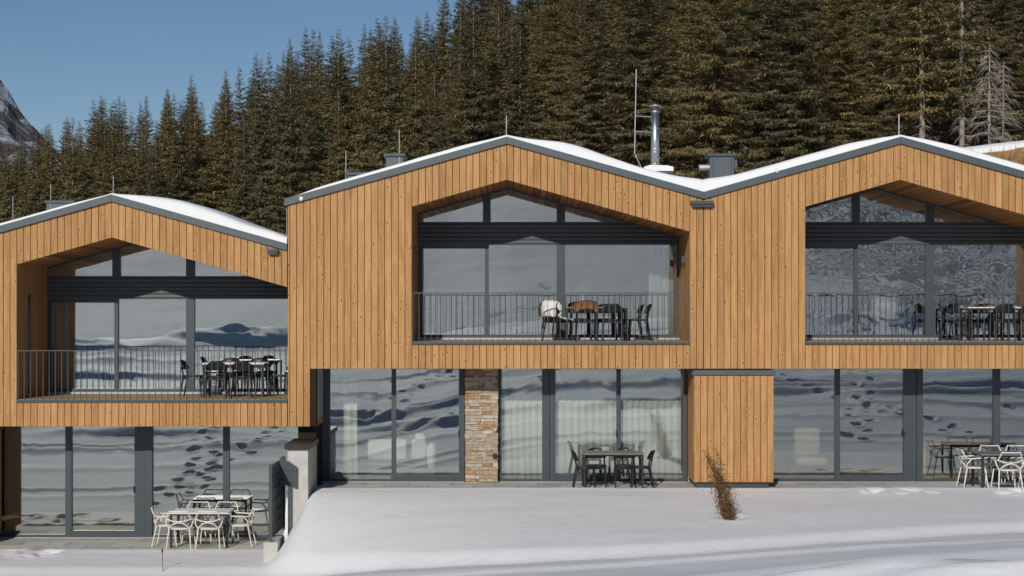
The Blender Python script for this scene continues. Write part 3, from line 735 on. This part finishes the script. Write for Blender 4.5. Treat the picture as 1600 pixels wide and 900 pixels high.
# ------------------------------------------------------------------ black curved-back chairs, tables
def black_chair():
    t = thing('chair', '', 'chair')
    s = MB(); n = 20; vs = []
    for z, sc_ in ((.435, .94), (.445, 1), (.462, 1), (.47, .96)):
        for k in range(n):
            a = 2*math.pi*k/n; cx, sx_ = math.cos(a), math.sin(a)
            r_ = 1/(abs(cx)**3.2+abs(sx_)**3.2)**(1/3.2)
            vs.append((.235*r_*cx*sc_*(1-.06*(sx_ > 0)*sx_), .22*r_*sx_*sc_, z))
    fs = [tuple(range(n-1, -1, -1)), tuple(range(3*n, 4*n))]
    for j in range(3):
        for k in range(n): fs.append((j*n+k, j*n+(k+1) % n, (j+1)*n+(k+1) % n, (j+1)*n+k))
    s.add(vs, fs); lpart('seat', s, 'black_plastic', t, True)
    # back: curved shell with rounded upper corners (front of the chair is -Y)
    b = MB(); nx, nz = 15, 7; th = .016
    for side in (0, 1):
        for j in range(nz):
            for i in range(nx):
                u = -1+2*i/(nx-1); v = j/(nz-1)
                wd = .235*(1-.42*max(0, v-.45)**2.2*3.0)*(1-.06*(v < .1))
                top = 1-.26*abs(u)**3.2
                z = .60+.215*v*top
                y = .235+.055*v-.085*u*u+.012*v*v
                b.v.append((u*wd, y+(th if side else 0), z))
    o = nx*nz
    for j in range(nz-1):
        for i in range(nx-1):
            a = j*nx+i; b.f.append((a, a+1, a+nx+1, a+nx)); b.f.append((o+a+nx, o+a+nx+1, o+a+1, o+a))
    rim = [i for i in range(nx)]+[j*nx+nx-1 for j in range(1, nz)]+[(nz-1)*nx+i for i in range(nx-2, -1, -1)]+[j*nx for j in range(nz-2, 0, -1)]
    for k in range(len(rim)): a, c = rim[k], rim[(k+1) % len(rim)]; b.f.append((c, a, o+a, o+c))
    lpart('backrest', b, 'black_plastic', t, True)
    for sx in (-1, 1):
        lpart('leg', MB().tube([(sx*.215, -.20, 0), (sx*.195, -.17, .44)], [.015, .02], 8), 'black_plastic', t)
        lpart('leg', MB().tube([(sx*.225, .27, 0), (sx*.20, .19, .44), (sx*.20, .20, .52), (sx*.195, .235, .66)], [.015, .02, .018, .014], 8), 'black_plastic', t)
    for a in (-.17, .16): lpart('seat_rail', MB().box(-.19, .19, a, a+.02, .39, .434), 'black_plastic', t)
    return t
def white_chair():
    t = thing('armchair', '', 'armchair')
    s = MB(); n = 20; vs = []
    for z, sc_ in ((.43, .97), (.44, 1), (.455, .97)):
        for k in range(n):
            a = 2*math.pi*k/n; cx, sx_ = math.cos(a), math.sin(a); r_ = 1/(abs(cx)**3+abs(sx_)**3)**(1/3)
            vs.append((.23*r_*cx*sc_, .225*r_*sx_*sc_, z+.012*sx_*0))
    fs = [tuple(range(n-1, -1, -1)), tuple(range(2*n, 3*n))]
    for j in range(2):
        for k in range(n): fs.append((j*n+k, j*n+(k+1) % n, (j+1)*n+(k+1) % n, (j+1)*n+k))
    s.add(vs, fs); lpart('seat', s, 'white_plastic', t, True)
    for sx in (-1, 1):
        lpart('leg', MB().tube([(sx*.26, -.25, 0), (sx*.215, -.19, .44)], [.012, .016], 7), 'white_plastic', t)
        lpart('leg', MB().tube([(sx*.26, .28, 0), (sx*.215, .19, .44)], [.012, .016], 7), 'white_plastic', t)
        # arm: from the front of the seat up and back, then along to the back frame
        lpart('armrest', MB().tube([(sx*.21, .18, .45), (sx*.27, .20, .54), (sx*.285, .12, .645), (sx*.285, -.08, .66), (sx*.28, -.16, .655)], [.015, .015, .016, .016, .013], 7), 'white_plastic', t)
        lpart('back_strut', MB().tube([(sx*.285, .10, .645), (sx*.255, .22, .655), (sx*.225, .265, .74), (sx*.19, .30, .83)], .013, 7), 'white_plastic', t)
    lpart('top_rail', MB().tube([(-.19, .30, .83), (-.09, .315, .822), (.09, .315, .822), (.19, .30, .83)], [.014, .013, .013, .014], 7), 'white_plastic', t)
    lpart('back_band', MB().tube([(-.255, .22, .655), (-.13, .265, .615), (0, .275, .605), (.13, .265, .615), (.255, .22, .655)], .013, 7), 'white_plastic', t)
    lpart('back_arch', MB().tube([(-.215, .20, .45), (-.13, .25, .55), (0, .275, .59), (.13, .25, .55), (.215, .20, .45)], .014, 7), 'white_plastic', t)
    return t
PB, PW = black_chair(), white_chair(); used = {}
def chair(proto, x, y, z, deg, label, group):
    o = copy_tree(proto) if proto.name in used else proto
    used[proto.name] = 1
    o.location = (x, y, z); o.rotation_euler.z = R(deg); o['label'] = label; o['group'] = group; return o
def table(x0, x1, y0, y1, z, hgt, top, leg, label):
    t = thing('table', label, 'table', ((x0+x1)/2, (y0+y1)/2, z))
    part('tabletop', MB().box(x0, x1, y0, y1, z+hgt-.028, z+hgt), top, t)
    part('apron', MB().box(x0+.05, x1-.05, y0+.05, y1-.05, z+hgt-.065, z+hgt-.029), leg, t)
    for x in (x0+.035, x1-.035):
        for y in (y0+.035, y1-.035): part('leg', MB().box(x-.022, x+.022, y-.022, y+.022, z, z+hgt-.029), leg, t)
    return t
# facing angles: 0 = faces the camera side (-Y), 180 = faces the house, 90 = faces +X, -90 = faces -X
zM, zL = 3.0, 3.0+DL
g1 = 'black chairs on the stone-pillar house loggia'
table(1.17, 2.55, .85, 1.6, zM, .74, 'table_dark', 'black_metal', 'dark dining table on the loggia with fur-draped chairs')
cw = chair(PB, 1.02, 1.05, zM, 128, 'black chair draped with a white sheepskin at the table end', g1)
cb = chair(PB, 1.60, .62, zM, 180, 'black chair with brown fur over its back, by the railing', g1)
chair(PB, 2.18, .62, zM, 180, 'bare black chair beside the brown-fur chair, back to the railing', g1)
chair(PB, 2.78, 1.2, zM, -90, 'bare black chair at the table end opposite the white sheepskin', g1)
for x in (1.55, 2.12): chair(PB, x, 1.72, zM, 0, 'black chair between the fur-draped table and loggia glass', g1)
def blob(pts, mat, label, cat, name, loc):
    m = MB(); nx = len(pts[0]); th = .035
    m.v = [tuple(p) for row in pts for p in row]
    for j in range(len(pts)-1):
        for i in range(nx-1): a = j*nx+i; m.f.append((a, a+1, a+nx+1, a+nx))
    o = solo(name, m, mat, label, cat, loc, True)
    s1 = o.modifiers.new('s', 'SOLIDIFY'); s1.thickness = .042; s1.offset = 0
    s2 = o.modifiers.new('u', 'SUBSURF'); s2.levels = s2.render_levels = 3
    tx = bpy.data.textures.new('fur', 'CLOUDS'); tx.noise_scale = .035
    dm = o.modifiers.new('d', 'DISPLACE'); dm.texture = tx; dm.strength = .028
# sheepskin over the end chair (chair faces +X): falls over the back and along the seat
ox, oy, oz = 1.02, 1.05, zM
ca_, sa_ = math.cos(R(38)), math.sin(R(38))
prof = [(-.355, .53), (-.37, .66), (-.37, .80), (-.32, .885), (-.235, .85), (-.19, .68), (-.14, .54), (-.05, .505), (.1, .50), (.23, .49), (.25, .45)]
rows = []
for k, (px, pz) in enumerate(prof):
    row = []
    for q, wd in enumerate((-.265, -.165, -.055, .055, .165, .265)):
        lx = px+.02*math.sin(k*2.1+q)+(.09*(wd/.27)**2 if k < 6 else 0); ly = wd*(1-.12*(k % 3 == 0)); lz = pz-.06*(abs(wd)/.27)**3*.5
        row.append((ox+lx*ca_-ly*sa_, oy+lx*sa_+ly*ca_, oz+lz))
    rows.append(row)
blob(rows, 'white_fur', 'white sheepskin draped over the chair back and seat', 'sheepskin', 'sheepskin', (ox, oy, oz+.5))
ox, oy = 1.60, .62
prof = [(-.35, .64), (-.345, .75), (-.325, .85), (-.27, .875), (-.225, .83), (-.20, .72)]
rows = [[(ox+wd*1.03, oy+py+.10*(wd/.25)**2, oz+pz-.06*(abs(wd)/.25)**3+(.06*(1-(wd/.25)**2) if k == 0 else 0)) for wd in (-.26, -.17, -.06, .06, .17, .26)] for k, (py, pz) in enumerate(prof)]
blob(rows, 'brown_fur', 'brown fur throw hung over a black chair back', 'fur throw', 'fur_throw', (ox, oy, oz+.6))
g2 = 'black chairs on the lower house loggia'
table(-6.78, -5.42, .85, 1.6, zL, .74, 'white_top', 'black_metal', 'pale-topped table among black chairs on the lower house loggia')
chair(PB, -7.0, 1.1, zL, 90, 'black chair at the loggia table end nearer the room door, lower house', g2); chair(PB, -5.10, 1.2, zL, -90, 'black chair at the table end against the taller house wall', g2)
for x in (-6.38, -5.82): chair(PB, x, .62, zL, 180, 'black chair with its back to the lower house railing', g2)
for x in (-6.40, -5.75): chair(PB, x, 1.74, zL, 0, 'black chair between table and glass on the lower house loggia', g2)
g3 = 'black chairs on the white-armchair house loggia'
table(9.98, 11.36, .85, 1.6, zM, .74, 'white_top', 'black_metal', 'pale-topped table among black chairs behind the railing, wavy reflections behind')
chair(PB, 9.72, 1.2, zM, 70, 'black chair at the table end before the wavy reflections', g3)
for x in (10.62, 11.2): chair(PB, x, .62, zM, 180, 'black chair backing onto the railing of the white-armchair house', g3)
for x in (10.1, 10.75, 11.3): chair(PB, x, 1.74, zM, 0, 'black chair by the wavy glass on the white-armchair house loggia', g3)
g4 = 'black chairs on the ground-floor terrace'
table(1.50, 2.80, -.22, .50, GM, .765, 'table_dark', 'black_metal', 'grey-topped table with black legs on the terrace before cream curtains')
for x in (1.80, 2.43): chair(PB, x, .33, GM, 0, 'black chair tucked between the terrace table and cream curtains', g4)
chair(PB, 1.57, .02, GM, 90, 'black chair at the terrace table end toward the stone pillar', g4); chair(PB, 2.74, .02, GM, -90, 'black chair at the terrace table end toward the storage bay', g4)
g5 = 'white armchairs on the lower terrace'
table(-7.25, -6.0, -.25, .50, GL, .745, 'white_top', 'black_metal', 'white-topped table among white armchairs on the lower terrace')
for x in (-6.97, -6.36): chair(PW, x, -.36, GL, 180, 'white armchair facing the house on the lower terrace', g5); chair(PW, x+.12, .62, GL, 0, 'white armchair on the glass side of the lower terrace table', g5)
chair(PW, -7.36, .10, GL, 90, 'white armchair at the lower table end away from the fence', g5); chair(PW, -5.80, .12, GL, -90, 'white armchair at the lower table end beside the mesh fence', g5)
g6 = 'white armchairs on the upper terrace'
table(9.92, 11.3, -.28, .50, GM, .755, 'table_dark', 'black_metal', 'dark table among white armchairs on the upper terrace')
for x in (10.42, 11.0): chair(PW, x, -.38, GM, 180, 'white armchair facing the house at the dark terrace table', g6); chair(PW, x+.05, .66, GM, 0, 'white armchair on the glass side of the dark terrace table', g6)
chair(PW, 9.86, .12, GM, 90, 'white armchair at the end of the dark terrace table', g6)

# ------------------------------------------------------------------ dry-leaved shrub, marker stake
def sz(x, y): return float(snow_height(np.array([[x]]), np.array([[y]]))[0, 0])
bx, by = 4.0, -4.5; bz = sz(bx, by)-.03
t = thing('shrub', 'slender leaning shrub with dry brown leaves standing in the snow', 'shrub', (bx, by, bz))
lv = MB()
for k in range(15):
    a = random.uniform(0, 6.28); H = random.uniform(.6, 1.38); x, y = bx+.07*math.cos(a), by+.07*math.sin(a); pts = []
    lean = -.26*H+random.uniform(-.10, .12)
    for i in range(7):
        f_ = i/6; pts.append(Vector((x+lean*f_+.03*math.sin(f_*7+k), y+.05*math.sin(f_*5+k*2), bz+H*f_)))
    part('stem', MB().tube(pts, [.009*(1-.7*i/6) for i in range(7)], 5), 'stem', t)
    for _ in range(210):
        f_ = random.uniform(.06, 1)**.9; q = pts[0].lerp(pts[-1], f_)
        sp = .082*math.sin(math.pi*min(1, f_*.9+.12))+.02
        q = q+Vector((random.gauss(0, sp*.75), random.gauss(0, sp*.75), random.gauss(0, .03)))
        s_ = random.uniform(.010, .024); d1 = Vector((random.uniform(-1, 1), random.uniform(-1, 1), random.uniform(-1.2, .3))).normalized(); d2 = d1.orthogonal().normalized()
        lv.add([q, q+d1*s_+d2*s_*.5, q+d1*s_*2, q+d1*s_-d2*s_*.5], [(0, 1, 2, 3)])
    for _ in range(14):
        f_ = random.uniform(.2, .98); q = pts[0].lerp(pts[-1], f_); e = q+Vector((random.uniform(-.16, .16), random.uniform(-.12, .12), random.uniform(.02, .14)))
        lv.add([q, q+Vector((.004, 0, .004)), e], [(0, 1, 2)])
part('leaves', lv, 'dry_leaf', t, kind='stuff')
sx_, sy_ = -6.75, -3.1; z0 = sz(sx_, sy_)
t = thing('marker_stake', 'thin reddish marker stake with a black tip stuck in the snow', 'stake', (sx_, sy_, z0-.05))
part('rod', MB().tube([(sx_+.01, sy_, z0-.05), (sx_, sy_, z0+.36)], .008, 6), 'red_stake', t); part('tip', MB().tube([(sx_, sy_, z0+.361), (sx_-.005, sy_, z0+.44)], [.018, .012], 8), 'black_metal', t)

# ------------------------------------------------------------------ grassy bank behind
def bank():
    xs = np.linspace(14, 40, 90); ys = np.linspace(17, 36, 50); X, Y = np.meshgrid(xs, ys)
    crest = np.interp(X, [14, 16.4, 18, 20, 23, 40], [8.7, 9.55, 9.78, 10.0, 10.35, 12])
    Z = crest - .62*np.clip(26-Y, 0, 20) - .12*np.clip(Y-28, 0, 20) + .25*vnoise(X*.8, Y*.8, 61)+.1*vnoise(X*2.4, Y*2.4, 62)
    structure('grass_bank', gridmesh('grass_bank', X, Y, Z, 'dry_grass'))
    m = MB()
    for _ in range(9000):
        i = rng.uniform(0, 1, 4); x = 14.5+18*i[0]; y = 18+7.4*i[1]
        z = np.interp(x, [14, 16.4, 18, 20, 23, 40], [8.7, 9.55, 9.78, 10.0, 10.35, 12])-.62*(26-y)
        h = .25+.35*i[2]; dx = (i[3]-.5)*.5
        m.add([(x-.02, y, z), (x+.02, y, z), (x+dx, y-.2, z+h)], [(0, 1, 2)])
    link('tall_grass', m.mesh('tall_grass', 'dry_grass'), kind='stuff', label='tall dry brown grass growing on the bank', category='grass')
    X2, Y2 = np.meshgrid(xs, np.concatenate([np.linspace(25.6, 27.5, 30), np.linspace(28, 40, 15)]))
    cr = np.interp(X2, [14, 16.4, 18, 20, 23, 40], [8.7, 9.55, 9.78, 10.0, 10.35, 12])
    e = 25.95+.12*vnoise(X2*.7, X2*0, 64)
    th = .24*np.sqrt(np.clip((Y2-e)/.5, 0, 1))
    Z2 = cr-.62*np.clip(26-Y2, 0, 20)-.12*np.clip(Y2-28, 0, 20)+th+.05*vnoise(X2, Y2, 63)-.25*(Y2 < e)
    structure('bank_snow', gridmesh('bank_snow', X2, Y2, Z2, 'snow'))
bank()

# ------------------------------------------------------------------ forest
def spruce_mesh(seed, H, Rad, bare=.06, dens=1., droop=.35, ragged=.3, leaf=1.):
    r = np.random.default_rng(seed); V = []; F = []; n0 = 0
    z = bare*H
    while z < H*.992:
        t = z/H; L0 = Rad*(1-t)**1.0*(.6+.4*min(1, (t-bare)/.14+.25))*r.uniform(.82, 1.15) + .05
        nb = 5 if t < .9 else 4
        a0 = r.uniform(0, 6.28)
        for k in range(nb):
            L = L0*(1+ragged*r.normal()*.55); 
            if L < .12: L = .12
            if r.uniform() < .05: continue
            zb = z+r.normal()*.30*H/21*(1-.8*t); a = a0+6.283*k/nb+r.normal()*.3; ca, sa = math.cos(a), math.sin(a)
            up = .55*t*t*L - droop*(1-t)*L*.6
            ns = max(7, int(L*46*dens))
            f = r.uniform(.0, 1, ns)**.7; f[::6] *= .3
            up *= r.uniform(.5, 1.5); bx_ = ca*L*f; by_ = sa*L*f; bz_ = zb + up*f - droop*L*.28*f*f + .16*L*f**4 - np.abs(r.normal(0, .16, ns))*(1-t)
            side = r.uniform(-1, 1, ns); sw = (.15+.42*(1-f))*min(1, L*.6)
            ox = -sa*side*sw; oy = ca*side*sw
            ln = leaf*r.uniform(.22, .62, ns)*(.34+.66*min(1, L/1.5)); wd = leaf*r.uniform(.03, .068, ns)*(.55+.45*min(1, L/1.4))
            out = r.uniform(.25, 1.1, ns)
            dx = ca*out+ -sa*side*.8+r.normal(0, .25, ns); dy = sa*out+ca*side*.8+r.normal(0, .25, ns); dz = -r.uniform(.1, 1.9, ns)*(1-.75*t)+.25*t
            nn = np.sqrt(dx*dx+dy*dy+dz*dz); dx, dy, dz = dx/nn, dy/nn, dz/nn
            px_, py_ = -dy, dx; q = np.sqrt(px_**2+py_**2)+1e-6; px_, py_ = px_/q, py_/q
            tw = r.normal(0, .45, ns)
            B = np.stack([bx_+ox, by_+oy, bz_], -1); Dv = np.stack([dx, dy, dz], -1)*ln[:, None]; S = np.stack([px_, py_, tw], -1)*wd[:, None]
            quad = np.stack([B, B+Dv*.45+S, B+Dv, B+Dv*.45-S], 1)
            V.append(quad.reshape(-1, 3)); F.append(np.arange(n0, n0+4*ns).reshape(-1, 4)); n0 += 4*ns
        z += (.20+.30*(1-t))*(.85+.3*r.uniform())*H/21
    V = np.concatenate(V); F = np.concatenate(F)
    me = bpy.data.meshes.new('crown'); me.vertices.add(len(V)); me.vertices.foreach_set('co', V.ravel())
    me.loops.add(F.size); me.loops.foreach_set('vertex_index', F.ravel()); me.polygons.add(len(F)); me.polygons.foreach_set('loop_start', np.arange(0, F.size, 4))
    me.update(calc_edges=True); me.validate(); return me
def trunk_mesh(H, r0=.17, mat='bark'):
    return MB().tube([(0, 0, -.6), (.05, .02, H*.35), (-.03, .03, H*.7), (0, 0, H*.985)], [r0, r0*.75, r0*.4, .02], 7).mesh('trunk', mat, smooth=True)
def dead_mesh(seed, H, Rad, step=.022):
    r = random.Random(seed); m = MB(); z = H*.06
    while z < H*.97:
        t = z/H; L = Rad*(1-t)**.7*r.uniform(.6, 1.15)
        for k in range(4):
            a = r.uniform(0, 6.28); dn = -.35*L*(1-t)
            p = [Vector((0, 0, z)), Vector((math.cos(a)*L*.5, math.sin(a)*L*.5, z+dn*.3)), Vector((math.cos(a)*L, math.sin(a)*L, z+dn))]
            m.tube(p, [.035, .022, .008], 4, False)
            for q in range(5):
                f = r.uniform(.35, 1); s = p[0].lerp(p[2], f); b2 = a+r.choice((-1, 1))*r.uniform(.5, 1.2)
                m.tube([s, s+Vector((math.cos(b2)*.45, math.sin(b2)*.45, -r.uniform(.1, .6)))], [.014, .005], 3, False)
        z += H*step
    return m.mesh('bare_branches', 'dead_twig')
protos = []
for i in range(7):
    me = spruce_mesh(100+i, 21, random.uniform(3.3, 4.3), dens=1.4, leaf=.8, ragged=.3+.08*(i % 3)); me.materials.append(M['needle'])
    protos.append((me, trunk_mesh(21), 21))
bigs = []
for i in range(4):
    me = spruce_mesh(200+i, 27, random.uniform(4.2, 5.2), bare=(.05, .12, .05, .2)[i], dens=2.1, ragged=.5, droop=.5, leaf=.62); me.materials.append(M['needle'])
    bigs.append((me, trunk_mesh(27, .15, 'dark_bark'), 27))
def tree(proto, u, d, H, label, group, name='spruce_tree', extra=None):
    me, tm, H0 = proto; s = H/H0
    x, y = u*d, d-33; z = float(hill(np.array([u]), np.array([d]))[0])
    o = thing(name, label, 'tree', (x, y, z-.1), random.uniform(0, 6.28), group); o.scale = (max(s, .8)*random.uniform(.9, 1.2),)*2+(s,)
    link('trunk', tm, o); link('crown', me, o)
    if extra: link('bare_branches', extra, o)
    return o
LG = 'spruces of the forest on the hillside'
SKY = ([-.35, -.305, -.28, -.265, -.24, -.215, -.185, -.16, -.13, -.105, -.08, -.06, -.045, -.02, .0, .03, .5], [222, 196, 172, 144, 146, 118, 102, 74, 32, 46, 16, 22, -28, -60, -200, -400, -400])
count = 0
for d in (98, 106, 115, 124, 134, 144, 155, 167, 180, 194, 209, 225):
    u = -.36+random.random()*.02
    while u < .37:
        du = random.uniform(2.9, 4.7)/d*(1.2 if u > .05 else .85 if u < -.22 else 1); u += du
        dd = d+random.uniform(-4, 4)
        fr = np.interp(u, [-.35, -.2, -.05, .1, .35], [138, 132, 118, 100, 98])      # forest edge
        bk = np.interp(u, [-.35, -.05, .05, .12, .35], [240, 240, 235, 205, 190])
        if dd < fr or dd > bk: continue
        if .292 < u < .336 and dd < 112 or .255 < u < .30 and dd < 103: continue

        big = u > .02 and dd < 175
        H = random.uniform(17, 27) if big else random.uniform(17, 25)
        zg = float(hill(np.array([u]), np.array([dd]))[0])
        sk = np.interp(u, *SKY)+random.choice((0, 4, 10, 20, 34, 50) if u > -.24 else (0, 3, 8, 16, 26))                      # measured skyline of the wood
        Hmax = (486-sk)/2420*dd+3.65-zg
        H = min(H, Hmax)
        if H < 9: continue
        if dd > 185 and u < 0: H = max(H, min(Hmax, 27))
        count += 1
        tree(random.choice(bigs if big else protos), u, dd, H, 'large spruce with drooping branches at the near edge of the forest' if big else 'dark olive spruce in the dense forest on the far slope', LG if not big else 'large spruces at the near forest edge')
print('trees', count)
# individuals with a look of their own
dm = dead_mesh(5, 12.5, 2.3)
for u, d, H, lb in ((.3085, 91, 14.6, 'bare grey dead spruce, taller of the pair above the grass bank'), (.3175, 92.5, 12.8, 'bare grey dead spruce, shorter of the pair above the grass bank')):
    o = thing('dead_spruce', lb, 'tree', (u*d, d-33, float(hill(np.array([u]), np.array([d]))[0])-.1)); s = H/12.5; o.scale = (s, s, s)
    link('trunk', trunk_mesh(12.5, .16, 'dead_twig'), o); link('bare_branches', dm, o)
dm2 = dead_mesh(9, 9, 1.7, .06)
for u, d, H, lb in ((.2645, 97, 27, 'tall spruce with long bare pale trunk rising behind the roof ridge'), (.2905, 96, 28, 'yellowish spruce with bare pale trunk between roof ridge and grass bank')):
    me = spruce_mesh(300+int(d), 27, 3.4, bare=.34, dens=1.3, ragged=.6, droop=.5, leaf=.75); me.materials.append(M['needle'])
    tree((me, trunk_mesh(27, .21, 'pale_bark'), 27), u, d, H, lb, LG, extra=dm2)
me = spruce_mesh(401, 15, 2.3, dens=.75, ragged=.5); me.materials.append(M['larch_needle'])
tree((me, trunk_mesh(15, .14), 15), -.312, 132, 11.5, 'yellow autumn larch at the forest foot above the lower roof', LG, 'larch_tree')
